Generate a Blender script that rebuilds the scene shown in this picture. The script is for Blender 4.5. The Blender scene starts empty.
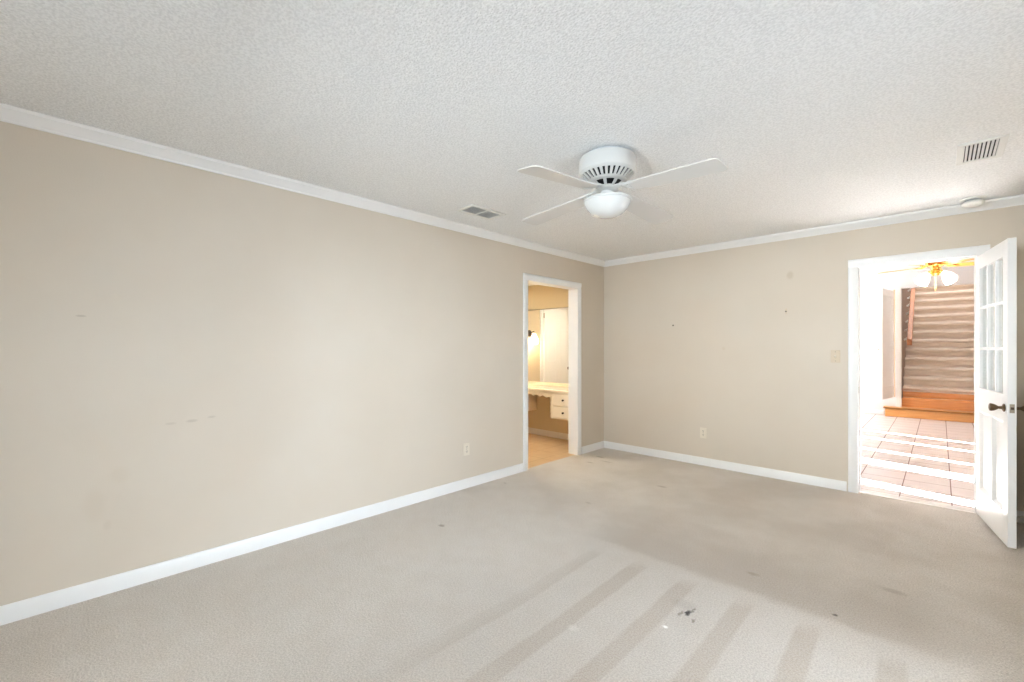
import bpy, bmesh, math, random
from mathutils import Matrix, Vector
random.seed(7)
S = bpy.context.scene
PI = math.pi

def lin(r, g, b):
    f = lambda c: (c/255/12.92) if c/255 <= .04045 else ((c/255+.055)/1.055)**2.4
    return (f(r), f(g), f(b), 1.0)

# ------------------------------------------------------------------ camera, world, light, exposure
cam_d = bpy.data.cameras.new('camera'); cam = bpy.data.objects.new('camera', cam_d)
S.collection.objects.link(cam); S.camera = cam
cam.location = (3.18, -5.02, 1.30)
cam.rotation_euler = (PI/2, 0, math.radians(44.1))
cam_d.sensor_width = 36; cam_d.lens = 442/1024*36
cam_d.shift_y = 7.5/1024
cam_d.clip_start = .02

S.view_settings.view_transform = 'Standard'; S.view_settings.look = 'None'
S.view_settings.gamma = 1; S.view_settings.use_curve_mapping = False
S.view_settings.exposure = 0.78
S.cycles.use_denoising = True
S.cycles.max_bounces = 12; S.cycles.diffuse_bounces = 8; S.cycles.transmission_bounces = 8
S.cycles.sample_clamp_indirect = 80

W = bpy.data.worlds.new('world'); S.world = W; W.use_nodes = True
W.node_tree.nodes['Background'].inputs[0].default_value = (.80, .90, 1.0, 1)
W.node_tree.nodes['Background'].inputs[1].default_value = 1.0

def light(name, kind, loc, energy, color, rot=(0, 0, 0), size=None, size_y=None, radius=None):
    d = bpy.data.lights.new(name, kind); d.energy = energy; d.color = color
    if kind == 'AREA':
        d.shape = 'RECTANGLE'; d.size = size; d.size_y = size_y or size
    if radius is not None and kind == 'POINT': d.shadow_soft_size = radius
    o = bpy.data.objects.new(name, d); S.collection.objects.link(o)
    o.location = loc; o.rotation_euler = rot
    return o
# sun through the hall's side openings: travels (-1, +.215), 32 degrees up
sun = light('sun', 'SUN', (8, 0, 6), 135.0, (.95, .98, 1.0))
sun.data.angle = math.radians(.8)
sd = Vector((-1, .215, 0)).normalized()*math.cos(math.radians(52)) + Vector((0, 0, -math.sin(math.radians(52))))
sun.rotation_euler = sd.to_track_quat('-Z', 'Y').to_euler()
# daylight in the bedroom's side window (right wall, out of the frame)
light('bedroom_window_daylight', 'AREA', (7.6, -3.1, 1.75), 265, (.72, .85, 1.0), (0, math.radians(86), 0), 2.2, 3.6)
# daylight at the bedroom's rear window
light('bedroom_rear_daylight', 'AREA', (1.8, -9.4, 1.50), 450, (.78, .90, 1.0), (math.radians(87), 0, 0), 3.2, 2.2)
# area light added outside a made-up left-wall opening to brighten the stairs
hw = light('hall_stair_fill', 'AREA', (.10, 4.8, 1.5), 60, (.98, .98, 1.0), (0, 0, 0), 1.6, 1.6)
hw.rotation_euler = Vector((.90, .42, -.05)).to_track_quat('-Z', 'Y').to_euler()
light('stairwell_fill', 'AREA', (3.2, 8.2, 4.9), 56, (.98, .97, 1.0), (0, 0, 0), 1.0, 3.0)  # fill added under the stairwell ceiling to brighten the flight; no window here
light('bathroom_fill', 'AREA', (-1.0, -1.1, 2.2), 14, (1.0, .92, .76), (0, 0, 0), .35, .35)  # fill added to brighten the bathroom; no fixture hangs here

# ------------------------------------------------------------------ materials
def nt(name):
    m = bpy.data.materials.new(name); m.use_nodes = True
    return m, m.node_tree, m.node_tree.nodes['Principled BSDF']
def mat(name, col, rough=.5, metal=0, bump=0, bscale=200, emit=None, estr=0, vary=0, vscale=4, spec=None):
    m, t, p = nt(name)
    p.inputs['Base Color'].default_value = col
    p.inputs['Roughness'].default_value = rough; p.inputs['Metallic'].default_value = metal
    if spec is not None: p.inputs['Specular IOR Level'].default_value = spec
    tc = t.nodes.new('ShaderNodeTexCoord')
    if emit:
        p.inputs['Emission Color'].default_value = emit; p.inputs['Emission Strength'].default_value = estr
    if bump:
        n = t.nodes.new('ShaderNodeTexNoise'); n.inputs['Scale'].default_value = bscale; n.inputs['Detail'].default_value = 3
        b = t.nodes.new('ShaderNodeBump'); b.inputs['Strength'].default_value = bump; b.inputs['Distance'].default_value = .002
        t.links.new(tc.outputs['Object'], n.inputs['Vector'])
        t.links.new(n.outputs[0], b.inputs['Height']); t.links.new(b.outputs[0], p.inputs['Normal'])
    if vary:
        n = t.nodes.new('ShaderNodeTexNoise'); n.inputs['Scale'].default_value = vscale; n.inputs['Detail'].default_value = 5
        t.links.new(tc.outputs['Object'], n.inputs['Vector'])
        r = t.nodes.new('ShaderNodeValToRGB')
        r.color_ramp.elements[0].position = .3; r.color_ramp.elements[1].position = .7
        r.color_ramp.elements[0].color = tuple(c*(1-vary) for c in col[:3])+(1,)
        r.color_ramp.elements[1].color = tuple(min(1, c*(1+vary)) for c in col[:3])+(1,)
        t.links.new(n.outputs[0], r.inputs[0]); t.links.new(r.outputs[0], p.inputs['Base Color'])
    return m

class G:
    """tiny expression helper for scalar node maths"""
    def __init__(s, t): s.t = t
    def m(s, op, a, b=None, c=None):
        n = s.t.nodes.new('ShaderNodeMath'); n.operation = op
        for i, v in enumerate((a, b, c)):
            if v is None: continue
            if isinstance(v, (int, float)): n.inputs[i].default_value = v
            else: s.t.links.new(v, n.inputs[i])
        return n.outputs[0]
    def step(s, v, lo, hi):      # smoothstep
        n = s.t.nodes.new('ShaderNodeMapRange'); n.interpolation_type = 'SMOOTHSTEP'
        s.t.links.new(v, n.inputs[0]); n.inputs[1].default_value = lo; n.inputs[2].default_value = hi
        return n.outputs[0]
    def noise(s, vec, scale, detail=3, rough=.5):
        n = s.t.nodes.new('ShaderNodeTexNoise'); n.inputs['Scale'].default_value = scale
        n.inputs['Detail'].default_value = detail; n.inputs['Roughness'].default_value = rough
        s.t.links.new(vec, n.inputs['Vector']); return n.outputs[0]
    def mix(s, fac, a, b):
        n = s.t.nodes.new('ShaderNodeMix'); n.data_type = 'RGBA'
        if isinstance(fac, (int, float)): n.inputs[0].default_value = fac
        else: s.t.links.new(fac, n.inputs[0])
        for i, v in ((6, a), (7, b)):
            if isinstance(v, tuple): n.inputs[i].default_value = v
            else: s.t.links.new(v, n.inputs[i])
        return n.outputs[2]

def carpet_material():
    m, t, p = nt('beige_carpet'); g = G(t)
    tc = t.nodes.new('ShaderNodeTexCoord'); V = tc.outputs['Object']
    sx = t.nodes.new('ShaderNodeSeparateXYZ'); t.links.new(V, sx.inputs[0]); X, Y = sx.outputs[0], sx.outputs[1]
    n1 = g.noise(V, 1.4, 4); n2 = g.noise(V, 7, 4); nf = g.noise(V, 130, 2, .75); n3 = g.noise(V, 45, 3, .6)
    wob = g.m('MULTIPLY', g.m('SUBTRACT', n1, .5), .22)
    Yw = g.m('ADD', Y, g.m('MULTIPLY', g.m('SUBTRACT', n2, .5), .14))
    # pile lies the other way beyond y = -2.45, worn darkest just past the edge
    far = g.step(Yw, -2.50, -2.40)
    xin = g.m('MULTIPLY', g.step(X, 1.15, 1.75), g.m('SUBTRACT', 1, g.m('MULTIPLY', g.step(X, 2.9, 3.4), .6)))
    fade = g.m('SUBTRACT', 1, g.m('MULTIPLY', g.step(Yw, -2.36, -1.55), .85))
    worn = g.m('MULTIPLY', g.m('MULTIPLY', far, xin), fade)
    # broad lane of trampled pile running to the bathroom door
    lane = g.m('MULTIPLY', g.step(n1, .42, .62), far)
    # the vacuum cleaner's passes, running along y
    ph = g.m('MULTIPLY', g.m('SUBTRACT', g.m('ADD', X, g.m('MULTIPLY', wob, .25)), 1.6), 2*PI/.288)
    st = g.step(g.m('COSINE', ph), .35, .75)
    ymask = g.m('MULTIPLY', g.m('SUBTRACT', 1, g.step(Yw, -2.68, -2.52)), g.step(Yw, -4.5, -3.5))
    xmask = g.m('MULTIPLY', g.step(X, 1.45, 1.75), g.m('SUBTRACT', 1, g.step(X, 3.1, 3.3)))
    strips = g.m('MULTIPLY', g.m('MULTIPLY', st, ymask), xmask)
    strips = g.m('MULTIPLY', strips, g.m('ADD', .55, n1))
    # camera-side carpet colour darkened to offset the strong light falling there
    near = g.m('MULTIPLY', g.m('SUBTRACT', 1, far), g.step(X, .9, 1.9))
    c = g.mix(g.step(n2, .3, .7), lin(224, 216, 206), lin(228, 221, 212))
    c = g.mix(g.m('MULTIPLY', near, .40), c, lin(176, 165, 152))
    c = g.mix(g.m('MULTIPLY', worn, .62), c, lin(166, 152, 135))
    c = g.mix(g.m('MULTIPLY', lane, .22), c, lin(176, 163, 147))
    c = g.mix(g.m('MULTIPLY', strips, .52), c, lin(182, 169, 153))
    # pile grain
    c = g.mix(g.m('MULTIPLY', g.step(nf, .36, .64), .30), c, lin(120, 106, 92))
    # spots: (x, y, rx, ry, colour, strength)
    for (x, y, rx, ry, col, k) in [(2.289, -2.858, .012, .030, lin(50, 42, 36), .95), (2.30, -2.82, .006, .03, lin(80, 68, 60), .6),
                                   (2.265, -2.885, .010, .03, lin(110, 95, 80), .6), (2.335, -2.905, .008, .02, lin(110, 95, 80), .6),
                                   (2.25, -2.80, .07, .05, lin(150, 138, 122), .25),
                                   (2.257, -3.04, .014, .011, lin(250, 248, 244), .9), (1.953, -3.346, .028, .022, lin(236, 230, 222), .25),
                                   (2.404, -2.223, .035, .02, lin(130, 115, 98), .35), (2.811, -2.375, .012, .012, lin(70, 58, 50), .8),
                                   (.252, -.483, .06, .02, lin(130, 115, 98), .6), (.31, -.78, .05, .02, lin(135, 120, 102), .5),
                                   (.42, -.62, .09, .015, lin(140, 126, 110), .5), (.16, -2.0, .02, .012, lin(140, 126, 110), .6),
                                   (.55, -3.05, .03, .02, lin(140, 126, 110), .6), (1.3, -1.05, .05, .02, lin(148, 134, 118), .5),
                                   (1.05, -1.9, .03, .012, lin(150, 136, 120), .5), (3.0, -1.9, .06, .03, lin(150, 136, 120), .4)]:
        dx = g.m('DIVIDE', g.m('SUBTRACT', g.m('ADD', X, g.m('MULTIPLY', g.m('SUBTRACT', n3, .5), .03)), x), rx)
        dy = g.m('DIVIDE', g.m('SUBTRACT', Y, y), ry)
        d = g.m('SQRT', g.m('ADD', g.m('MULTIPLY', dx, dx), g.m('MULTIPLY', dy, dy)))
        f = g.m('MULTIPLY', g.m('SUBTRACT', 1, g.step(d, .4, 1.3)), k)
        c = g.mix(f, c, col)
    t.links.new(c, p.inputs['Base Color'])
    p.inputs['Roughness'].default_value = 1; p.inputs['Specular IOR Level'].default_value = .05
    p.inputs['Sheen Weight'].default_value = .15
    h = g.m('ADD', g.m('MULTIPLY', nf, .7), g.m('MULTIPLY', n3, .5))
    b = t.nodes.new('ShaderNodeBump'); b.inputs['Strength'].default_value = 1.0; b.inputs['Distance'].default_value = .009
    t.links.new(h, b.inputs['Height']); t.links.new(b.outputs[0], p.inputs['Normal'])
    return m

def ceiling_material():
    m, t, p = nt('popcorn_ceiling'); g = G(t)
    tc = t.nodes.new('ShaderNodeTexCoord'); V = tc.outputs['Object']
    v = t.nodes.new('ShaderNodeTexVoronoi'); v.inputs['Scale'].default_value = 110; t.links.new(V, v.inputs['Vector'])
    n = g.noise(V, 95, 2, .6); n2 = g.noise(V, 40, 3, .6)
    h = g.m('ADD', g.m('MULTIPLY', g.m('SUBTRACT', 1, v.outputs['Distance']), .55), g.m('ADD', g.m('MULTIPLY', n, .9), g.m('MULTIPLY', n2, .35)))
    b = t.nodes.new('ShaderNodeBump'); b.inputs['Strength'].default_value = .6; b.inputs['Distance'].default_value = .006
    t.links.new(h, b.inputs['Height']); t.links.new(b.outputs[0], p.inputs['Normal'])
    c = g.mix(g.step(n, .35, .62), lin(226, 227, 227), lin(240, 241, 241))
    t.links.new(c, p.inputs['Base Color']); p.inputs['Roughness'].default_value = .95; p.inputs['Specular IOR Level'].default_value = .1
    return m

def wall_material(name, a, b_, spots=()):
    m, t, p = nt(name); g = G(t)
    tc = t.nodes.new('ShaderNodeTexCoord'); V = tc.outputs['Object']
    n1 = g.noise(V, 1.3, 5); n2 = g.noise(V, 160, 2); n3 = g.noise(V, 30, 3)
    c = g.mix(g.step(n1, .3, .7), a, b_)
    sx = t.nodes.new('ShaderNodeSeparateXYZ'); t.links.new(V, sx.inputs[0])
    for (ax, u, z, ru, rz, col, k) in spots:           # old scuffs and filled holes
        A = sx.outputs[ax]
        du = g.m('DIVIDE', g.m('SUBTRACT', g.m('ADD', A, g.m('MULTIPLY', g.m('SUBTRACT', n3, .5), .02)), u), ru)
        dz = g.m('DIVIDE', g.m('SUBTRACT', sx.outputs[2], z), rz)
        d = g.m('SQRT', g.m('ADD', g.m('MULTIPLY', du, du), g.m('MULTIPLY', dz, dz)))
        c = g.mix(g.m('MULTIPLY', g.m('SUBTRACT', 1, g.step(d, .4, 1.2)), k), c, col)
    t.links.new(c, p.inputs['Base Color']); p.inputs['Roughness'].default_value = .7
    p.inputs['Specular IOR Level'].default_value = .3
    bp = t.nodes.new('ShaderNodeBump'); bp.inputs['Strength'].default_value = .15; bp.inputs['Distance'].default_value = .002
    t.links.new(n2, bp.inputs['Height']); t.links.new(bp.outputs[0], p.inputs['Normal'])
    return m

def tile_material(name, size, x0, y0, c1, c2, grout, rough, gw=.012):
    m, t, p = nt(name); g = G(t)
    tc = t.nodes.new('ShaderNodeTexCoord'); V = tc.outputs['Object']
    sx = t.nodes.new('ShaderNodeSeparateXYZ'); t.links.new(V, sx.inputs[0])
    def line(o, o0):
        fr = g.m('FRACT', g.m('DIVIDE', g.m('ADD', g.m('SUBTRACT', o, o0), 100*size), size))
        return g.m('LESS_THAN', g.m('ABSOLUTE', g.m('SUBTRACT', fr, .5)), .5-gw)
    k = g.m('MULTIPLY', line(sx.outputs[0], x0), line(sx.outputs[1], y0))
    n = g.noise(V, 4, 5); c = g.mix(g.step(n, .3, .7), c1, c2)
    c = g.mix(k, grout, c)
    t.links.new(c, p.inputs['Base Color'])
    t.links.new(g.m('SUBTRACT', .9, g.m('MULTIPLY', k, .9-rough)), p.inputs['Roughness'])
    b = t.nodes.new('ShaderNodeBump'); b.inputs['Strength'].default_value = .5; b.inputs['Distance'].default_value = .003
    t.links.new(k, b.inputs['Height']); t.links.new(b.outputs[0], p.inputs['Normal'])
    return m

def wood_material(name, a, b_, axis=0, rough=.35):
    m, t, p = nt(name); g = G(t)
    tc = t.nodes.new('ShaderNodeTexCoord'); mp = t.nodes.new('ShaderNodeMapping')
    sc = [14, 14, 14]; sc[axis] = 1.2; mp.inputs['Scale'].default_value = sc
    t.links.new(tc.outputs['Object'], mp.inputs[0])
    n = g.noise(mp.outputs[0], 3, 6, .6)
    c = g.mix(g.step(n, .3, .7), a, b_); t.links.new(c, p.inputs['Base Color'])
    p.inputs['Roughness'].default_value = rough
    return m

def glass_material(name, tint, refl=1.0):
    m = bpy.data.materials.new(name); m.use_nodes = True; t = m.node_tree; t.nodes.clear()
    o = t.nodes.new('ShaderNodeOutputMaterial'); mx = t.nodes.new('ShaderNodeMixShader')
    tr = t.nodes.new('ShaderNodeBsdfTransparent'); tr.inputs[0].default_value = tint
    gl = t.nodes.new('ShaderNodeBsdfGlossy'); gl.inputs['Roughness'].default_value = .02
    lw = t.nodes.new('ShaderNodeLayerWeight'); lw.inputs[0].default_value = .5
    po = t.nodes.new('ShaderNodeMath'); po.operation = 'POWER'; po.inputs[1].default_value = 5
    mu = t.nodes.new('ShaderNodeMath'); mu.operation = 'MULTIPLY_ADD'; mu.inputs[1].default_value = .9*refl; mu.inputs[2].default_value = .04*refl
    t.links.new(lw.outputs['Facing'], po.inputs[0]); t.links.new(po.outputs[0], mu.inputs[0]); t.links.new(mu.outputs[0], mx.inputs[0])
    t.links.new(tr.outputs[0], mx.inputs[1]); t.links.new(gl.outputs[0], mx.inputs[2]); t.links.new(mx.outputs[0], o.inputs[0])
    return m

scuff = lin(160, 146, 128)
M = dict(
    wall=wall_material('tan_wall_paint', lin(208, 196, 179), lin(211, 200, 184), [
        (1, -4.46, .872, .030, .010, scuff, .32), (1, -4.36, .885, .025, .008, scuff, .28), (1, -4.56, .868, .03, .008, scuff, .22),
        (1, -4.88, .48, .05, .10, lin(190, 172, 148), .12), (1, -4.83, .36, 0.02, .03, lin(186, 170, 150), .15),
        (1, -4.93, 1.468, .02, .006, scuff, .4), (1, -4.78, .62, .05, .05, lin(190, 172, 148), .12),
        (0, 2.12, 2.02, .035, .045, lin(190, 174, 150), .5), (0, 1.5, 1.3, .02, .02, lin(198, 182, 158), .4)]),
    bath_wall=wall_material('bathroom_wall_paint', lin(210, 194, 162), lin(213, 198, 168)),
    hall_wall=mat('hall_white_paint', lin(222, 220, 219), .7, bump=.1),
    ceiling=ceiling_material(), flat_ceiling=mat('flat_white_ceiling', lin(236, 234, 230), .9, bump=.3, bscale=80),
    trim=mat('white_semi_gloss_trim', lin(234, 233, 230), .35, vary=.015),
    door=mat('white_door_paint', lin(240, 240, 238), .3, vary=.01),
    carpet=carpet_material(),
    hall_tile=tile_material('pink_ceramic_tile', .33, 2.92, .20, lin(222, 215, 212), lin(216, 208, 205), lin(150, 128, 122), .28),
    bath_tile=tile_material('tan_vinyl_floor', .305, -.2, -.1, lin(214, 184, 144), lin(204, 172, 132), lin(184, 152, 114), .4, .008),
    sill=mat('white_marble_sill', lin(240, 238, 234), .25, vary=.02, vscale=20),
    oak=wood_material('orange_oak', lin(234, 172, 102), lin(222, 154, 84), 0), oak_y=wood_material('orange_oak_rail', lin(190, 122, 66), lin(168, 102, 50), 1),
    stair_carpet=mat('stair_carpet', lin(220, 206, 190), 1, bump=.8, bscale=120, vary=.05, vscale=9, spec=.05),
    plastic=mat('white_plastic', lin(236, 235, 230), .35), ivory=mat('ivory_plastic', lin(222, 212, 194), .4),
    tanplate=mat('tan_painted_plate', lin(205, 188, 162), .5),
    fan_white=mat('white_enamel', lin(208, 207, 203), .3), blade=mat('white_fan_blade', lin(208, 206, 202), .45, vary=.01),
    bowl=mat('frosted_glass_bowl', lin(208, 207, 203), .12), dark=mat('dark_gap', lin(20, 20, 20), .8),
    duct=mat('grey_duct', lin(190, 193, 196), .7), slat=mat('white_steel_slat', lin(225, 225, 222), .4),
    bronze=mat('antique_bronze', lin(118, 98, 76), .3, .9, vary=.2, vscale=30), nickel=mat('worn_nickel', lin(176, 168, 152), .35, .9),
    steel=mat('steel', lin(120, 112, 100), .4, .8), knob=mat('dark_bronze_knob', lin(74, 62, 50), .35, .8),
    brass=mat('polished_brass', lin(226, 176, 92), .2, 1.0), bladewood=wood_material('honey_oak_blade', lin(232, 166, 84), lin(214, 142, 62), 0, .3),
    shade=mat('glowing_frosted_shade', lin(250, 246, 238), .4, emit=(1, .93, .82, 1), estr=3),
    sconce_shade=mat('glowing_sconce_shade', lin(250, 240, 220), .4, emit=(1, .86, .62, 1), estr=3),
    vanity=mat('cream_vanity_paint', lin(238, 230, 212), .35), counter=mat('cream_cultured_marble', lin(240, 230, 206), .15, vary=.02),
    mirror=mat('mirror_silver', (.9, .9, .9, 1), .01, 1.0),
    glass=glass_material('clear_glass', (.97, .98, .97, 1)),
    gap_strip_tan=wood_material('tan_gap_strip', lin(206, 176, 146), lin(192, 160, 130), 2, .5),
    stair_side=wood_material('brown_stair_panelling', lin(146, 124, 104), lin(128, 106, 88), 1, .5),  # also on unseen hall walls, dark there to soak up bounced light
    rubber=mat('white_rubber', lin(226, 224, 218), .6), seam=mat('grout_gap', lin(120, 108, 96), .9),
    pull=mat('pull_chain', lin(222, 196, 140), .3, .8),
)

# ------------------------------------------------------------------ mesh helpers
I4 = Matrix.Identity(4)
class MB:
    def __init__(s): s.b = bmesh.new()
    def box(s, x0, y0, z0, x1, y1, z1, M4=I4):
        vs = [s.b.verts.new(M4 @ Vector(p)) for p in [(x0,y0,z0),(x1,y0,z0),(x1,y1,z0),(x0,y1,z0),(x0,y0,z1),(x1,y0,z1),(x1,y1,z1),(x0,y1,z1)]]
        for f in [(0,3,2,1),(4,5,6,7),(0,1,5,4),(1,2,6,5),(2,3,7,6),(3,0,4,7)]: s.b.faces.new([vs[i] for i in f])
        return s
    def prism(s, pts, vec, M4=I4):
        vec = Vector(vec); a = [s.b.verts.new(M4 @ Vector(p)) for p in pts]; c = [s.b.verts.new(M4 @ (Vector(p)+vec)) for p in pts]
        n = len(pts); s.b.faces.new(a[::-1]); s.b.faces.new(c)
        for i in range(n): s.b.faces.new([a[i], a[(i+1) % n], c[(i+1) % n], c[i]])
        return s
    def lathe(s, prof, M4=I4, n=40, a0=0, a1=2*PI):
        """profile of (r, z) turned about z"""
        full = abs(a1-a0-2*PI) < 1e-6; k = n if full else n+1
        rings = []
        for r, z in prof:
            if r < 1e-6: rings.append([s.b.verts.new(M4 @ Vector((0, 0, z)))]); continue
            rings.append([s.b.verts.new(M4 @ Vector((r*math.cos(a0+(a1-a0)*i/n), r*math.sin(a0+(a1-a0)*i/n), z))) for i in range(k)])
        for A, B in zip(rings, rings[1:]):
            for i in range(n if full else n):
                j = (i+1) % k
                if len(A) == 1 and len(B) == 1: continue
                if len(A) == 1: s.b.faces.new([A[0], B[i], B[j]])
                elif len(B) == 1: s.b.faces.new([A[i], A[j], B[0]])
                else: s.b.faces.new([A[i], A[j], B[j], B[i]])
        return s
    def tube(s, pts, r, n=10, M4=I4):
        pts = [Vector(p) for p in pts]; rings = []
        rr = r if isinstance(r, (list, tuple)) else [r]*len(pts)
        for i, p in enumerate(pts):
            d = (pts[min(i+1, len(pts)-1)]-pts[max(i-1, 0)]).normalized()
            u = d.cross(Vector((0, 0, 1)) if abs(d.z) < .9 else Vector((1, 0, 0))).normalized(); w = d.cross(u)
            rings.append([s.b.verts.new(M4 @ (p+(u*math.cos(2*PI*k/n)+w*math.sin(2*PI*k/n))*rr[i])) for k in range(n)])
        for A, B in zip(rings, rings[1:]):
            for k in range(n): s.b.faces.new([A[k], A[(k+1) % n], B[(k+1) % n], B[k]])
        s.b.faces.new(rings[0][::-1]); s.b.faces.new(rings[-1]); return s
    def build(s, name, mt, parent=None, bevel=0, smooth=True, seg=2):
        bmesh.ops.recalc_face_normals(s.b, faces=s.b.faces)
        me = bpy.data.meshes.new(name); s.b.to_mesh(me); s.b.free()
        me.materials.append(mt)
        if smooth:
            for f in me.polygons: f.use_smooth = True
            me.set_sharp_from_angle(angle=math.radians(32))
        o = bpy.data.objects.new(name, me); S.collection.objects.link(o)
        if parent: o.parent = parent
        if bevel:
            md = o.modifiers.new('bevel', 'BEVEL'); md.width = bevel; md.segments = seg; md.limit_method = 'ANGLE'; md.angle_limit = math.radians(40)
        return o
def struct(o): o['kind'] = 'structure'; return o
def thing(name, label, cat, loc=(0, 0, 0), rz=0, group=None):
    o = bpy.data.objects.new(name, None); S.collection.objects.link(o); o.empty_display_size = .1
    o.location = loc; o.rotation_euler = (0, 0, rz); o['label'] = label; o['category'] = cat
    if group: o['group'] = group
    return o
def tag(o, label, cat, group=None):
    o['label'] = label; o['category'] = cat
    if group: o['group'] = group
    return o
def holder(name, loc=(0, 0, 0), rz=0, label=None):
    o = bpy.data.objects.new(name, None); S.collection.objects.link(o); o.location = loc; o.rotation_euler = (0, 0, rz)
    o['kind'] = 'structure'
    if label: o['label'] = label
    return o
def rotm(axis, ang): return Matrix.Rotation(ang, 4, axis)
def tr(x, y, z): return Matrix.Translation((x, y, z))

# ------------------------------------------------------------------ the bedroom shell
H = 2.44; XR = 3.67; YR = -5.60
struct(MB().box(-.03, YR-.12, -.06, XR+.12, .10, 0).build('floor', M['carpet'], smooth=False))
struct(MB().box(-.13, YR-.12, H, XR+.12, .12, H+.08).build('ceiling', M['ceiling'], smooth=False))
w = MB()   # left wall, with the bathroom opening y -1.50..-0.60
w.box(-.13, YR-.12, 0, 0, -1.51, H).box(-.13, -.59, 0, 0, .12, H).box(-.13, -1.51, 2.04, 0, -.59, H)
struct(w.build('wall_left', M['wall'], smooth=False))
w = MB()   # back wall, with the hall opening x 2.65..3.40
w.box(0, 0, 0, 2.64, .12, H).box(3.395, 0, 0, XR+.12, .12, H).box(2.64, 0, 2.04, 3.395, .12, H)
struct(w.build('wall_back', M['wall'], smooth=False))
w = MB()   # right wall with the big window (out of frame)
w.box(XR, YR-.12, 0, XR+.12, -4.40, H).box(XR, -2.50, 0, XR+.12, 0, H).box(XR, -4.40, 0, XR+.12, -2.50, .15).box(XR, -4.40, 2.05, XR+.12, -2.50, H)
struct(w.build('wall_right', M['wall'], smooth=False))
w = MB()
w.box(0, YR-.12, 0, 1.0, YR, H).box(3.0, YR-.12, 0, XR, YR, H).box(1.0, YR-.12, 0, 3.0, YR, .85).box(1.0, YR-.12, 2.05, 3.0, YR, H)
struct(w.build('wall_rear', M['wall'], smooth=False))
def window_frame(name, pts):
    m = MB()
    for b in pts: m.box(*b)
    return struct(m.build(name, M['trim'], bevel=.003))
window_frame('window_1', [(XR+.03, -4.40, .15, XR+.09, -4.34, 2.05), (XR+.03, -2.56, .15, XR+.09, -2.50, 2.05), (XR+.03, -4.34, .15, XR+.09, -2.56, .21),
                          (XR+.03, -4.34, 1.99, XR+.09, -2.56, 2.05), (XR+.04, -3.475, .21, XR+.08, -3.425, 1.99)])
window_frame('window_2', [(1.0, YR-.09, .85, 1.05, YR-.03, 2.05), (2.95, YR-.09, .85, 3.0, YR-.03, 2.05), (1.05, YR-.09, .85, 2.95, YR-.03, .90),
                          (1.05, YR-.09, 2.0, 2.95, YR-.03, 2.05), (1.05, YR-.08, 1.31, 2.95, YR-.04, 1.34)])

# unseen roof slab added outside the bedroom windows to block the sun
struct(MB().box(XR+.13, -7.6, 3.10, 7.8, -1.35, 3.20).box(-1, -7.6, 3.10, XR+.13, YR-.13, 3.20).build('ceiling', M['flat_ceiling'], smooth=False))
# crown moulding
cr = [(0, 2.372), (.010, 2.372), (.013, 2.382), (.020, 2.388), (.038, 2.420), (.044, 2.424), (.046, 2.44), (0, 2.44)]
struct(MB().prism([(a, YR, z) for a, z in cr], (0, -YR, 0)).build('trim_1', M['trim']))
struct(MB().prism([(0, -a, z) for a, z in cr], (XR, 0, 0)).build('trim_2', M['trim']))
struct(MB().prism([(XR-a, YR, z) for a, z in cr], (0, -YR, 0)).build('trim_3', M['trim']))
struct(MB().prism([(0, YR+a, z) for a, z in cr], (XR, 0, 0)).build('trim_4', M['trim']))
# baseboards
bp = [(0, 0), (.015, 0), (.015, .060), (.012, .068), (.011, .078), (.006, .086), (0, .086)]
def base_x(name, x0, x1, y, s): struct(MB().prism([(x0, y+s*a, z) for a, z in bp], (x1-x0, 0, 0)).build(name, M['trim']))
def base_y(name, y0, y1, x, s): struct(MB().prism([(x+s*a, y0, z) for a, z in bp], (0, y1-y0, 0)).build(name, M['trim']))
base_y('baseboard_left', YR, -1.578, 0, 1); base_y('baseboard_left.001', -.512, 0, 0, 1)
base_x('baseboard_back', 0, 2.566, 0, -1); base_x('baseboard_back.001', 3.459, XR, 0, -1)
base_y('baseboard_right', YR, 0, XR, -1); base_x('baseboard_rear', 0, XR, YR, 1)

# door casings: profiled boards round each opening, jamb liners and stops
def casing(name, a0, a1, top, axis, face, out, depth, wdt=.072, stop=True):
    """opening a0..a1 along axis, on the plane 'face' facing 'out' (+1/-1), wall thickness 'depth' behind"""
    m = MB()
    def P(a, d, z): return (a, face+out*d, z) if axis == 'x' else (face+out*d, a, z)
    def bx(a, b, d0, d1, z0, z1):
        p, q = P(a, d0, z0), P(b, d1, z1)
        m.box(min(p[0], q[0]), min(p[1], q[1]), z0, max(p[0], q[0]), max(p[1], q[1]), z1)
    prof = [(0, 0), (0, .010), (.012, .013), (.022, .013), (.030, .017), (.062, .019), (.070, .016), (wdt, .012), (wdt, 0)]
    for s, a in ((-1, a0), (1, a1)):
        pts = [P(a+s*u, d, 0) for u, d in prof]
        m.prism(pts, (0, 0, top))
    # head, its profile turned upwards
    pts = [P(a0-wdt, d, top+u) for u, d in prof]
    L = a1-a0+2*wdt
    m.prism(pts, (L, 0, 0) if axis == 'x' else (0, L, 0))
    # liners through the wall
    t = .010
    bx(a0-t, a0+.0, -depth, 0, 0, top+t); bx(a1-.0, a1+t, -depth, 0, 0, top+t); bx(a0, a1, -depth, 0, top, top+t)
    if stop:
        bx(a0, a0+.011, -depth*.62, -depth*.36, 0, top-.011); bx(a1-.011, a1, -depth*.62, -depth*.36, 0, top-.011); bx(a0, a1, -depth*.62, -depth*.36, top-.011, top)
    return struct(m.build(name, M['trim'], bevel=.0015))
casing('trim_5', -1.50, -.60, 2.03, 'y', 0, 1, .13, stop=False)
casing('trim_6', 2.65, 3.385, 2.03, 'x', 0, -1, .12)
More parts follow.
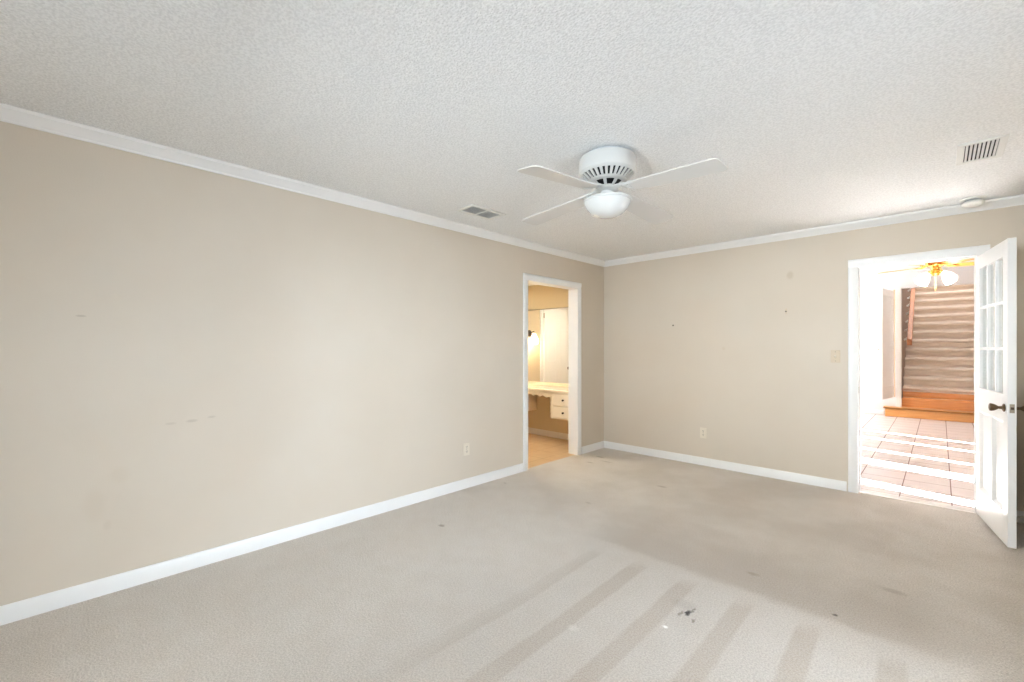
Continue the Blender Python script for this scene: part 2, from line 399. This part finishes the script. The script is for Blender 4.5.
# gap-dark carpet edge strip at the hall threshold and strike plate on the left jamb
tag(MB().box(2.651, .012, .895, 2.6535, .030, .955).build('strike_plate', M['nickel'], bevel=.0005),
    'small metal strike plate on the left jamb of the hall doorway', 'strike plate')

# ------------------------------------------------------------------ the french door
def door_knob(parent, M4):
    k = MB().lathe([(0, .002), (.026, .002), (.027, .006), (.020, .010), (.010, .013), (.0085, .028), (.010, .031), (.017, .040), (.0235, .052), (.026, .064), (.023, .070), (.012, .073), (0, .074)], M4, 28)
    return k.build('knob', M['bronze'], parent)
dr = holder('door_1', (3.380, -.012, 0), math.radians(-81.4), 'white nine-lite french door standing open into the bedroom')
DW, DT, Z0, Z1 = .745, .040, .018, 2.012
fr = MB()
xs = [.092, .650]; lz0, lz1 = 1.00, 1.908
fr.box(0, 0, Z0, xs[0], DT, Z1).box(xs[1], 0, Z0, DW, DT, Z1)                     # stiles
fr.box(xs[0], 0, lz1, xs[1], DT, Z1).box(xs[0], 0, .82, xs[1], DT, lz0).box(xs[0], 0, Z0, xs[1], DT, .225)   # rails
fr.box(.335, 0, .225, .410, DT, .82)                                             # mullion
fr.build('frame', M['door'], dr, bevel=.002)
mt = MB()
cw = (xs[1]-xs[0]-2*.022)/3
for k in (1, 2): x = xs[0]+k*cw+(k-1)*.022; mt.box(x, .004, lz0, x+.022, DT-.004, lz1)
chh = (lz1-lz0-2*.022)/3
for k in (1, 2): z = lz0+k*chh+(k-1)*.022; mt.box(xs[0], .005, z, xs[1], DT-.005, z+.022)
mt.build('muntins', M['door'], dr, bevel=.004)
gl = MB().box(xs[0], DT/2-.0015, lz0, xs[1], DT/2+.0015, lz1).build('glass_pane', M['glass'], dr, smooth=False)
for (x0, x1) in ((xs[0], .335), (.410, xs[1])):
    p = MB()
    for yf, s in ((.0, 1), (DT, -1)):
        d = .018
        o = [(x0, yf+s*.001), (x1, yf+s*.001)]
        # sloped moulding running down to a flat panel
        q0 = [(x0, .225), (x1, .225), (x1, .82), (x0, .82)]; q1 = [(x0+.022, .247), (x1-.022, .247), (x1-.022, .798), (x0+.022, .798)]
        q2 = [(x0+.045, .270), (x1-.045, .270), (x1-.045, .775), (x0+.045, .775)]
        V = [[p.b.verts.new((a, yf+s*dd, b)) for a, b in q] for q, dd in ((q0, .001), (q1, d), (q2, d*.75))]
        for A, B in zip(V, V[1:]):
            for i in range(4): p.b.faces.new([A[i], A[(i+1) % 4], B[(i+1) % 4], B[i]])
        p.b.faces.new(V[2])
    p.build('panel', M['door'], dr, smooth=False)
door_knob(dr, tr(.690, 0, .912) @ rotm('X', PI/2)); door_knob(dr, tr(.690, DT, .912) @ rotm('X', -PI/2))
lp = MB().box(DW, .009, .885, DW+.0018, .031, .942).build('latch_plate', M['nickel'], dr, bevel=.0005)
MB().prism([(DW+.001, .013, .906), (DW+.001, .027, .906), (DW+.010, .027, .906), (DW+.004, .013, .906)], (0, 0, .016)).build('latch_bolt', M['knob'], lp)
for z in (.22, 1.02, 1.80):
    MB().lathe([(0, 0), (.0065, 0), (.0065, .09), (0, .09)], tr(-.004, -.004, z), 12).build('hinge', M['door'], dr)
# the door stop on the baseboard behind the door
ds = thing('door_stop', 'white curved door stop on the carpet behind the open french door', 'door stop', (3.585, -.10, 0))
m = MB().tube([(.035, .083, .045), (.020, .05, .050), (0, .02, .045), (-.022, 0, .022), (-.035, -.01, .006)], [.010]*5, 12)
m.build('arm', M['rubber'], ds)
MB().lathe([(0, 0), (.020, 0), (.020, .006), (.014, .012), (0, .013)], tr(-.036, -.01, 0), 20).build('foot', M['rubber'], ds)

# ------------------------------------------------------------------ wall plates and nails
def outlet(loc, rz, label):
    t = thing('electrical_outlet', label, 'outlet', loc, rz)      # local x right, y out of the wall is -y
    MB().box(-.036, -.006, -.058, .036, 0, .058).build('cover_plate', M['ivory'], t, bevel=.003)
    for s in (-1, 1):
        r = MB().box(-.017, -.0085, s*.021-.0145, .017, -.006, s*.021+.0145).build('receptacle', M['ivory'], t, bevel=.002)
        q = MB().box(-.0080, -.0090, s*.021-.002, -.0052, -.0084, s*.021+.009).box(.0052, -.0090, s*.021-.002, .0080, -.0084, s*.021+.008)
        q.box(-.0025, -.0090, s*.021-.010, .0025, -.0084, s*.021-.005)
        q.build('slots', M['dark'], r, smooth=False)
    MB().lathe([(0, 0), (.003, 0), (.003, .0015), (0, .002)], tr(0, -.006, 0) @ rotm('X', PI/2), 12).build('screw', M['steel'], t)
outlet((0, -2.352, .36), PI/2, 'ivory double outlet low on the long left wall')
outlet((1.285, 0, .36), 0, 'ivory double outlet low on the back wall between corner and doorway')
t = thing('light_switch', 'tan toggle light switch on the wall left of the hall doorway', 'light switch', (2.483, 0, 1.227))
MB().box(-.036, -.006, -.058, .036, 0, .058).build('cover_plate', M['tanplate'], t, bevel=.003)
MB().prism([(-.005, -.006, -.010), (-.005, -.006, .010), (-.005, -.017, .012), (-.005, -.019, .006)], (.010, 0, 0)).build('toggle', M['ivory'], t)
for s in (-1, 1): MB().lathe([(0, 0), (.003, 0), (.003, .0015), (0, .002)], tr(0, -.006, s*.042) @ rotm('X', PI/2), 12).build('screw', M['steel'], t)
def nail(x, z, label, r=.0035, L=.012):
    tag(MB().lathe([(0, L), (r*2.2, L), (r*2.2, L-.002), (r, L-.002), (r, 0), (0, 0)], tr(x, 0, z) @ rotm('X', PI/2), 12).build('nail', M['steel']), label, 'nail')
nail(.942, 1.569, 'small nail left in the back wall nearer the room corner', .0045)
t = thing('picture_hook', 'small picture hook and nail high on the back wall toward the doorway', 'hook', (2.087, 0, 1.665))
MB().lathe([(0, .014), (.008, .014), (.008, .012), (.004, .012), (.004, 0), (0, 0)], rotm('X', PI/2), 12).build('nail', M['steel'], t)
MB().box(-.008, -.003, -.026, .008, 0, .03).build('hook_plate', M['tanplate'], t, bevel=.002)

# ------------------------------------------------------------------ bedroom ceiling fan
fan = thing('ceiling_fan', 'white four-blade hugger ceiling fan with frosted bowl light on bedroom ceiling', 'ceiling fan', (1.765, -2.75, H))
MB().lathe([(0, 0), (.128, 0), (.128, -.030), (0, -.030)], n=56).build('ceiling_mount', M['duct'], fan)
prof = [(0, -.016), (.150, -.016), (.161, -.021), (.165, -.030), (.165, -.104), (.158, -.114), (.150, -.118)]
MB().lathe(prof, n=64).build('motor_housing', M['fan_white'], fan)
# vented skirt: white fins over a dark core
MB().lathe([(.144, -.116), (.098, -.150), (.052, -.158), (.052, -.196), (0, -.196)], n=48).build('motor_core', M['dark'], fan)
sk = MB(); NV = 30
for k in range(NV):
    a = 2*PI*k/NV; Mk = rotm('Z', a)
    sk.prism([(.154, -.0085, -.116), (.154, .0085, -.116), (.108, .0062, -.153), (.108, -.0062, -.153)], (-.004, 0, .005), Mk)
sk.build('vent_fins', M['fan_white'], fan, smooth=False)
MB().lathe([(.112, -.148), (.114, -.153), (.104, -.161), (.086, -.163), (.086, -.157), (.104, -.154), (.110, -.148)], n=48).build('skirt_ring', M['fan_white'], fan)
for k in range(8):
    a = 2*PI*(k+.5)/8; MB().prism([(.095, -.010, -.160), (.095, .010, -.160), (.058, .007, -.188), (.058, -.007, -.188)], (-.005, 0, .004), rotm('Z', a)).build('spoke', M['fan_white'], fan, smooth=False)
MB().lathe([(0, -.186), (.060, -.186), (.064, -.190), (.064, -.204), (.054, -.210), (.036, -.212), (.036, -.252), (.046, -.258), (0, -.258)], n=40).build('hub', M['fan_white'], fan)
ZB = -.216
def blade_parts(parent, blade_mat, iron_mat, zb, r0, r1, w0, w1, a, pitch=math.radians(-9), droop=0):
    Mk = rotm('Z', a)
    # bracket: a forked arm with scrolls
    m = MB()
    for s in (-1, 1):
        pts = [(.055, s*.012, zb+.022), (.095, s*.020, zb+.016), (.130, s*.040, zb+.004), (.165, s*.048, zb-.004), (.205, s*.034, zb-.004), (.235, s*.016, zb-.003)]
        m.tube(pts, [.008, .007, .0065, .0065, .006, .005], 8)
        ring = [(.128+.018*math.cos(q*PI/5), s*.024+.016*math.sin(q*PI/5), zb+.004) for q in range(9)]
        m.tube(ring, .0042, 6)
    m.tube([(.055, 0, zb+.020), (.12, 0, zb+.006), (.18, 0, zb-.003), (.25, 0, zb-.003)], [.009, .006, .006, .005], 8)
    m.box(.165, -.050, zb-.0015, .205, .050, zb+.0015, rotm('X', pitch*0))
    o = m.build('blade_bracket', iron_mat, parent); o.rotation_euler = (0, 0, a)
    for y in (-.035, 0, .035):
        sc = MB().lathe([(0, -.004), (.005, -.003), (.006, 0), (0, 0)], tr(.188, y, zb-.0015), 10).build('screw', iron_mat, o)
    # paddle outline with rounded tip
    out = []
    L = r1-r0; N = 6; c = .030
    def hw(u): return w0/2+(w1-w0)/2*min(1, u/.85)
    for i in range(11): u = i/10*.94; out.append((r0+L*u, hw(u)))
    for i in range(N+1): q = PI/2-i*PI/2/N; out.append((r1-c+c*math.cos(q), w1/2-c+c*math.sin(q)))
    out += [(x, -y) for x, y in reversed(out)]
    T = tr(0, 0, zb) @ rotm('Y', droop) @ rotm('X', pitch)
    b = MB().prism([(x, y, .0) for x, y in out], (0, 0, .006), T)
    o2 = b.build('blade', blade_mat, parent, bevel=.0015, smooth=False); o2.rotation_euler = (0, 0, a)
for k in range(4):
    blade_parts(fan, M['blade'], M['fan_white'], ZB, .165, .675, .112, .145, math.radians(-4+90*k), math.radians((-7, -13, 4, -7)[k]), math.radians(3.6))
MB().lathe([(0, -.254), (.110, -.256), (.134, -.260), (.139, -.266), (.139, -.274), (.130, -.276), (0, -.276)], n=56).build('light_plate', M['fan_white'], fan)
bowl = [(.133, -.272), (.135, -.278), (.130, -.292), (.116, -.316), (.092, -.340), (.060, -.357), (.028, -.365), (.0, -.367)]
MB().lathe(bowl, n=56).build('glass_bowl', M['bowl'], fan)

# ------------------------------------------------------------------ ceiling vents and smoke detector
def vent(name, x0, y0, x1, y1, label, slats_along, n, mullion=False, tilt=.5):
    cx, cy = (x0+x1)/2, (y0+y1)/2
    t = thing(name, label, 'ceiling vent', (cx, cy, H))
    a, b = (x1-x0)/2, (y1-y0)/2; w = .032
    m = MB()
    for (p, q, r, s) in ((-a, -b, a, -b+w), (-a, b-w, a, b), (-a, -b+w, -a+w, b-w), (a-w, -b+w, a, b-w)): m.box(p, q, -.009, r, s, 0)
    if mullion: m.box(-a+w, -.006, -.009, a-w, .006, 0)
    m.build('frame', M['slat'], t, bevel=.003)
    MB().box(-a+w*.9, -b+w*.9, -.0015, a-w*.9, b-w*.9, -.0005).build('duct_backing', M['duct'] if mullion else M['dark'], t, smooth=False)  # flat sheet on the ceiling; the recess's shade is put into its colour
    for k in range(n):
        if slats_along == 'y':
            x = -a+w+(2*a-2*w)*(k+.5)/n; c = .0042; s_ = .004
            o = MB().prism([(x-c, -b+w, -.0025), (x-c+.0012, -b+w, -.0015), (x+c+.0012, -b+w, -.0085), (x+c, -b+w, -.0095)], (0, 2*b-2*w, 0))
        else:
            y = -b+w+(2*b-2*w)*(k+.5)/n; c = .006
            o = MB().prism([(-a+w, y-c, -.0085), (-a+w, y-c+.001, -.0095), (-a+w, y+c+.001, -.0025), (-a+w, y+c, -.0015)], (2*a-2*w, 0, 0))
        o.build('slat', M['slat'], t, smooth=False)
    return t
vent('ceiling_vent', 3.248, -1.508, 3.444, -1.135, 'white ceiling vent with eight dark slots near the french door', 'y', 8)
vent('ceiling_vent', .320, -2.736, .535, -2.360, 'grey-slatted ceiling vent beside the crown moulding of the left wall', 'x', 16, True)
sm = thing('smoke_detector', 'round white smoke detector on the ceiling above the hall doorway', 'smoke detector', (3.358, -.170, H))
MB().lathe([(0, 0), (.072, 0), (.073, -.010), (.068, -.014), (0, -.014)], n=40).build('base', M['plastic'], sm)
MB().lathe([(0, -.014), (.046, -.014), (.046, -.026), (0, -.026)], n=40).build('vent_ring', M['duct'], sm)
MB().lathe([(0, -.024), (.058, -.024), (.064, -.030), (.064, -.040), (.054, -.052), (.030, -.060), (0, -.061)], n=40).build('cover', M['plastic'], sm)

# ------------------------------------------------------------------ bathroom
BZ = 2.262; BX = -1.90; BY = -2.6
struct(MB().box(BX-.1, BY-.1, -.06, -.03, .05, -.002).build('floor', M['bath_tile'], smooth=False))
struct(MB().box(BX-.1, BY-.1, BZ, -.13, .17, BZ+.06).build('ceiling', M['flat_ceiling'], smooth=False))
struct(MB().box(BX, .05, 0, -.13, .17, BZ).build('wall_bathroom_back', M['bath_wall'], smooth=False))
struct(MB().box(BX-.1, BY-.1, 0, BX, .17, BZ).build('wall_bathroom_left', M['bath_wall'], smooth=False))
struct(MB().box(BX, BY-.1, 0, -.13, BY, BZ).build('wall_bathroom_front', M['bath_wall'], smooth=False))
base_x('baseboard_bathroom', BX, -.131, .05, -1)
# mirror over the vanity
mr = thing('wall_mirror', 'frameless wall mirror above the vanity, reflecting a white door', 'mirror', (0, .05, 0))
MB().box(BX+.02, -.006, .80, -.16, -.001, 1.885).build('mirror_glass', M['mirror'], mr, smooth=False)
MB().box(BX+.02, -.010, 1.883, -.16, 0, 1.893).build('top_channel', M['nickel'], mr)
# the white closet door facing the vanity, seen in the mirror
cd = holder('door_2', (BX, -1.30, 0), 0, 'white door seen in the bathroom mirror')
q = MB(); q.box(.004, -.38, .01, .036, .38, 2.03); q.build('leaf', M['door'], cd, bevel=.003)
q = MB(); q.box(0, -.46, 0, .018, -.385, 2.11).box(0, .385, 0, .018, .46, 2.11).box(0, -.385, 2.035, .018, .385, 2.11); q.build('casing', M['trim'], cd, bevel=.003)
for z in (.2, 1.84): MB().box(.028, .372, z, .040, .392, z+.09).build('hinge', M['nickel'], cd)
door_knob(cd, tr(.036, -.32, .93) @ rotm('Y', PI/2))
for (z0, z1) in ((.2, .9), (1.05, 1.85)):
    q = MB(); 
    for (y0, y1) in ((-.28, -.05), (.05, .28)):
        q.box(.036, y0, z0, .040, y1, z0+.02).box(.036, y0, z1-.02, .040, y1, z1).box(.036, y0, z0, .040, y0+.02, z1).box(.036, y1-.02, z0, .040, y1, z1)
    q.build('panel_moulding', M['door'], cd, bevel=.002)
# wall sconce beside the mirror, seen in its reflection
sc = thing('wall_sconce', 'lit glass wall sconce shining beside the bathroom mirror', 'wall light', (BX, -.56, 1.56))
MB().lathe([(0, 0), (.055, 0), (.058, .006), (.050, .014), (.018, .022), (0, .023)], rotm('Y', PI/2), 28).build('backplate', M['knob'], sc)
MB().tube([(.015, 0, 0), (.06, 0, .015), (.10, 0, .03), (.115, 0, .012), (.115, 0, -.01)], .008, 10).build('arm', M['knob'], sc)
MB().lathe([(0, .0), (.022, -.002), (.034, -.02), (.046, -.055), (.062, -.085), (.078, -.100), (.072, -.098), (.052, -.080), (.036, -.050), (0, -.020)], tr(.115, 0, .0), 28).build('glass_shade', M['sconce_shade'], sc)
light('sconce_bulb', 'POINT', (BX+.14, -.56, 1.42), 4, (1, .82, .56), radius=.05)
# vanity desk
vn = thing('vanity_desk', 'cream bathroom vanity desk with scalloped apron and two drawers', 'vanity', (0, .05, 0))
MB().box(BX+.004, -.50, .720, -.134, -.010, .752).box(BX+.004, -.022, .752, -.134, -.010, .80).build('countertop', M['counter'], vn, bevel=.006)
MB().box(BX+.004, -.480, .372, -1.21, -.004, .720).build('pedestal', M['vanity'], vn, bevel=.003)
MB().box(-.53, -.480, .372, -.134, -.004, .720).build('pedestal', M['vanity'], vn, bevel=.003)
ap = [(-1.21, -.480, .720)]
N = 6
ap2 = []
for k in range(N*8+1):
    u = k/(N*8); x = -1.21+.68*u
    arch = .655-.030*abs(2*u-1)**3*1.0
    ap2.append((x, -.470, arch-.010+.024*abs(math.sin(u*N*PI))))
pts = [(-1.21, -.470, .720)]+ap2+[(-.53, -.470, .720)]
MB().prism(pts, (0, .018, 0)).build('scalloped_apron', M['vanity'], vn, smooth=False)
# scalloped edging running down the pedestal side
pts = [(-.545-.008*abs(math.sin(k/24*5*PI)), -.484, .372+.30*k/24) for k in range(25)]
MB().prism([(-.520, -.484, .372)]+pts+[(-.520, -.484, .672)], (0, .014, 0)).build('side_edging', M['vanity'], vn, smooth=False)
for (x0, x1) in ((-.505, -.150), (BX+.03, -1.235)):
    for (z0, z1) in ((.390, .535), (.555, .700)):
        d = MB().box(x0, -.494, z0, x1, -.480, z1).build('drawer', M['vanity'], vn, bevel=.004)
        MB().lathe([(0, 0), (.009, 0), (.006, .008), (.013, .018), (.012, .024), (0, .027)], tr((x0+x1)/2-.0, -.494, (z0+z1)/2) @ rotm('X', PI/2), 16).build('knob', M['knob'], d)

# ------------------------------------------------------------------ hall beyond the doorway
HX0, HX1, HY, HC = .30, 3.85, 6.30, 2.77
struct(MB().box(HX0-.1, .10, -.06, HX1+.5, HY+.1, -.004).build('floor', M['hall_tile'], smooth=False))
struct(MB().box(2.651, .030, -.004, 3.384, .115, .006).build('trim_7', M['sill'], bevel=.002))
struct(MB().box(HX0-.1, .12, HC, HX1+.1, HY+.1, HC+.08).build('ceiling', M['flat_ceiling'], smooth=False))
w = MB(); w.box(HX0, .12, 0, 2.64, .14, HC).box(3.395, .12, 0, HX1, .14, HC).box(2.64, .12, 2.04, 3.395, .14, HC)
struct(w.build('wall_hall_near', M['stair_side'], smooth=False))  # dark finish invented for this unseen side to limit bounced hall light
struct(MB().box(HX0-.1, .12, 0, HX0, 3.9, HC).box(HX0-.1, 5.7, 0, HX0, HY, HC).box(HX0-.1, 3.9, 0, HX0, 5.7, .6).box(HX0-.1, 3.9, 2.4, HX0, 5.7, HC).build('wall_hall_left', M['stair_side'], smooth=False))  # unseen wall: dark finish and opening both added to shape the hall light
# right wall of the hall: tall glazed openings that let the sun through
w = MB(); ys = [(.10, .33), (1.10, 1.40), (1.98, 2.10), (2.90, 3.00), (3.62, 3.68)]
prev = .12
for a, b in ys:
    if a > prev: w.box(HX1, prev, 0, HX1+.10, a, HC)
    w.box(HX1, a, 2.30, HX1+.10, b, HC); prev = b
w.box(HX1, prev, 0, HX1+.10, HY+.1, HC)
struct(w.build('wall_hall_right', M['stair_side'], smooth=False))  # unseen inner face made dark to cut the bounce of the sun
# far wall with the stair opening x 2.64..3.75, header at 2.455
SX0, SX1 = 2.645, 3.75
for b in ((HX0, HY, 0, SX0, HY+.12, HC), (SX1, HY, 0, HX1, HY+.12, HC), (SX0, HY, 2.455, SX1, HY+.12, HC)):
    struct(MB().box(*b).build('wall_hall_far', M['hall_wall'], smooth=False))
base_x('baseboard_hall', HX0, 2.38, HY, -1)
# stairwell walls
struct(MB().box(SX0-.12, HY+.12, 0, SX0, 11.2, 5.2).build('wall_stair_left', M['stair_side'], smooth=False))
struct(MB().box(SX1, HY+.12, 0, SX1+.12, 11.2, 5.2).build('wall_stair_right', M['hall_wall'], smooth=False))
struct(MB().box(SX0-.12, 11.2, 0, SX1+.12, 11.3, 5.2).build('wall_stair_back', M['hall_wall'], smooth=False))
struct(MB().box(SX0, HY, HC+.08, SX1, HY+.12, 5.2).build('wall_stair_front', M['hall_wall'], smooth=False))
struct(MB().box(SX0-.12, HY, 5.2, SX1+.12, 11.3, 5.3).build('ceiling', M['flat_ceiling'], smooth=False))
# white post / jamb and casing of the stair opening
struct(MB().box(SX0-.085, HY-.10, .352, SX0, HY+.13, 2.455).box(SX0-.085, HY-.02, 0, SX0+.0, HY+.13, .352).build('trim_8', M['trim'], bevel=.004))
struct(MB().box(SX0-.118, HY-.03, .36, SX0-.090, HY-.002, 2.44).build('trim_9', M['gap_strip_tan'], bevel=.002))  # tan strip added in place of stair carpet showing through the hinge gap
# staircase
RI, RU, Y1 = .19, .26, 6.12
st = thing('staircase', 'orange oak steps climbing into a beige carpeted flight beyond the hall', 'staircase', (0, 0, 0))
def step_z(n): return [.178, .352, .545][n-1] if n <= 3 else .545+(n-3)*RI
for n in (1, 2):
    x0 = 2.415 if n == 1 else 2.60; y = Y1+RU*(n-1); z = step_z(n); zp = 0 if n == 1 else step_z(n-1)
    x1 = 3.84 if n == 1 else 3.745
    y1 = y+RU if n == 2 else HY
    MB().box(x0, y, zp, x1 if n == 1 else SX1-.002, y+.02, z-.028).build('riser', M['oak'], st, smooth=False)
    m = MB().box(x0-.03 if n == 1 else SX0+.002, y-.03, z-.028, SX1-.002, y+RU+.02, z)
    if n == 1: m.box(x0-.03, y-.03, z-.028, x1, HY-.002, z-.0001)
    m.build('tread', M['oak'], st, bevel=.008)
    if n == 1: MB().box(x0, y+.02, 0, x0+.02, HY-.002, z-.028).build('riser', M['oak'], st, smooth=False)
MB().box(SX0+.002, Y1+2*RU, step_z(2), SX1-.002, Y1+2*RU+.02, step_z(3)-.03).build('riser', M['oak'], st, smooth=False)
prof = [(Y1+2*RU+.03, .455), (Y1+2*RU-.022, .455)]
for n in range(3, 18):
    y = Y1+RU*(n-1); z = step_z(n)
    if n > 3: prof.append((y+.022, z-.15)); prof.append((y+.022, z-.072))
    # padded carpet nosing
    for q in range(7):
        a = -PI/2-.2+q*(PI+.2)/6
        prof.append((y-.012-.030*math.cos(a), z-.034+.034*math.sin(a)))
    prof.append((y+RU*.5, z-.002)); prof.append((y+RU-.004, z+.004)); prof.append((y+RU+.010, z+.03))
prof.append((Y1+RU*18, step_z(17))); prof.append((Y1+RU*18, .455))
m = MB()
# swept in several slices with a slight ripple so that the runner looks laid by hand
NS = 12; rows = []
for j in range(NS+1):
    x = SX0+.003+(SX1-SX0-.006)*j/NS
    rows.append([m.b.verts.new((x, yy+.004*math.sin(3*j+yy*9), zz+.007*math.sin(j*.9+int(yy*4)*1.7)*(1 if 2 < i < len(prof)-2 else 0))) for i, (yy, zz) in enumerate(prof)])
for A, B in zip(rows, rows[1:]):
    for i in range(len(prof)-1): m.b.faces.new([A[i], A[i+1], B[i+1], B[i]])
m.build('carpet_runner', M['stair_carpet'], st)
# handrail on the left side of the flight
hr = thing('stair_handrail', 'orange oak handrail on short brackets climbing the left side of the stairs', 'handrail', (0, 0, 0))
sl = RI/RU
y0, z0, y1, z1 = 6.85, 1.36, 10.2, 1.36+3.35*sl
MB().prism([(SX0+.055, y0, z0), (SX0+.055, y0, z0+.12), (SX0+.055, y1, z1+.12), (SX0+.055, y1, z1)], (.075, 0, 0)).build('rail', M['oak_y'], hr, bevel=.008)
for k in range(12):
    y = y0+.15+k*.26; z = z0+(y-y0)*sl+.03
    MB().tube([(SX0-.002, y, z-.02), (SX0+.03, y, z-.01), (SX0+.06, y, z+.02)], .020, 8).build('bracket', M['trim'], hr)
# stair door, standing open
sdv = Vector((-.115, -.72)); ang = math.atan2(sdv.y, sdv.x)
d3 = holder('door_3', (2.505, 6.165, 0), ang, 'white stair door standing open beside the steps')
LW = .73
q = MB(); q.box(.0, 0, .365, .10, .035, 2.40).box(LW-.10, 0, .365, LW, .035, 2.40).box(.10, 0, .365, LW-.10, .035, .58).box(.10, 0, 2.28, LW-.10, .035, 2.40).box(.10, 0, 1.20, LW-.10, .035, 1.36)
q.build('leaf_frame', M['door'], d3, bevel=.003)
for (z0_, z1_) in ((.58, 1.20), (1.36, 2.28)): MB().box(.10, .009, z0_, LW-.10, .026, z1_).build('panel', M['door'], d3, smooth=False)
kn = door_knob(d3, tr(LW-.06, 0, 1.28) @ rotm('X', PI/2) @ Matrix.Scale(.7, 4)); kn.data.materials[0] = M['nickel']
for z in (.45, 1.35, 2.25): MB().box(-.03, .0, z, .012, .03, z+.09).build('hinge', M['trim'], d3)

# hall ceiling fan with lit glass shades
hf = thing('ceiling_fan', 'brass hall ceiling fan with honey oak blades and lit glass shades', 'ceiling fan', (3.132, 3.57, HC))
MB().lathe([(0, 0), (.07, 0), (.06, -.04), (.02, -.055), (.012, -.06), (.012, -.17), (.03, -.18), (.085, -.20), (.105, -.22), (.105, -.29), (.09, -.315), (.05, -.33), (.04, -.36), (.055, -.38), (.06, -.42), (.04, -.445), (0, -.45)], n=40).build('motor_housing', M['brass'], hf)
for k in range(5):
    blade_parts(hf, M['bladewood'], M['brass'], -.315, .17, .66, .11, .14, math.radians(18+72*k), math.radians(-12))
for k in range(4):
    a = math.radians(44+90*k); d = Vector((math.cos(a), math.sin(a), 0))
    MB().tube([d*.04+Vector((0, 0, -.40)), d*.09+Vector((0, 0, -.39)), d*.12+Vector((0, 0, -.42))], .009, 8).build('lamp_arm', M['brass'], hf)
    R = rotm('Z', a) @ tr(.115, 0, -.415) @ rotm('Y', math.radians(-42)) 
    MB().lathe([(.0, .0), (.022, -.004), (.030, -.02), (.052, -.06), (.066, -.10), (.064, -.13), (.072, -.155), (.066, -.150), (.056, -.12), (.04, -.06), (0, -.03)], R, 28).build('glass_shade', M['shade'], hf)
pc = MB().tube([(.0, 0, -.445), (0, 0, -.56)], .003, 6); pc.lathe([(0, -.56), (.010, -.565), (.014, -.60), (.006, -.65), (0, -.68)], n=12); pc.build('pull_chain', M['pull'], hf)
light('hall_fan_bulbs', 'POINT', (3.132, 3.57, 2.12), 13, (1, .9, .78), radius=.12)
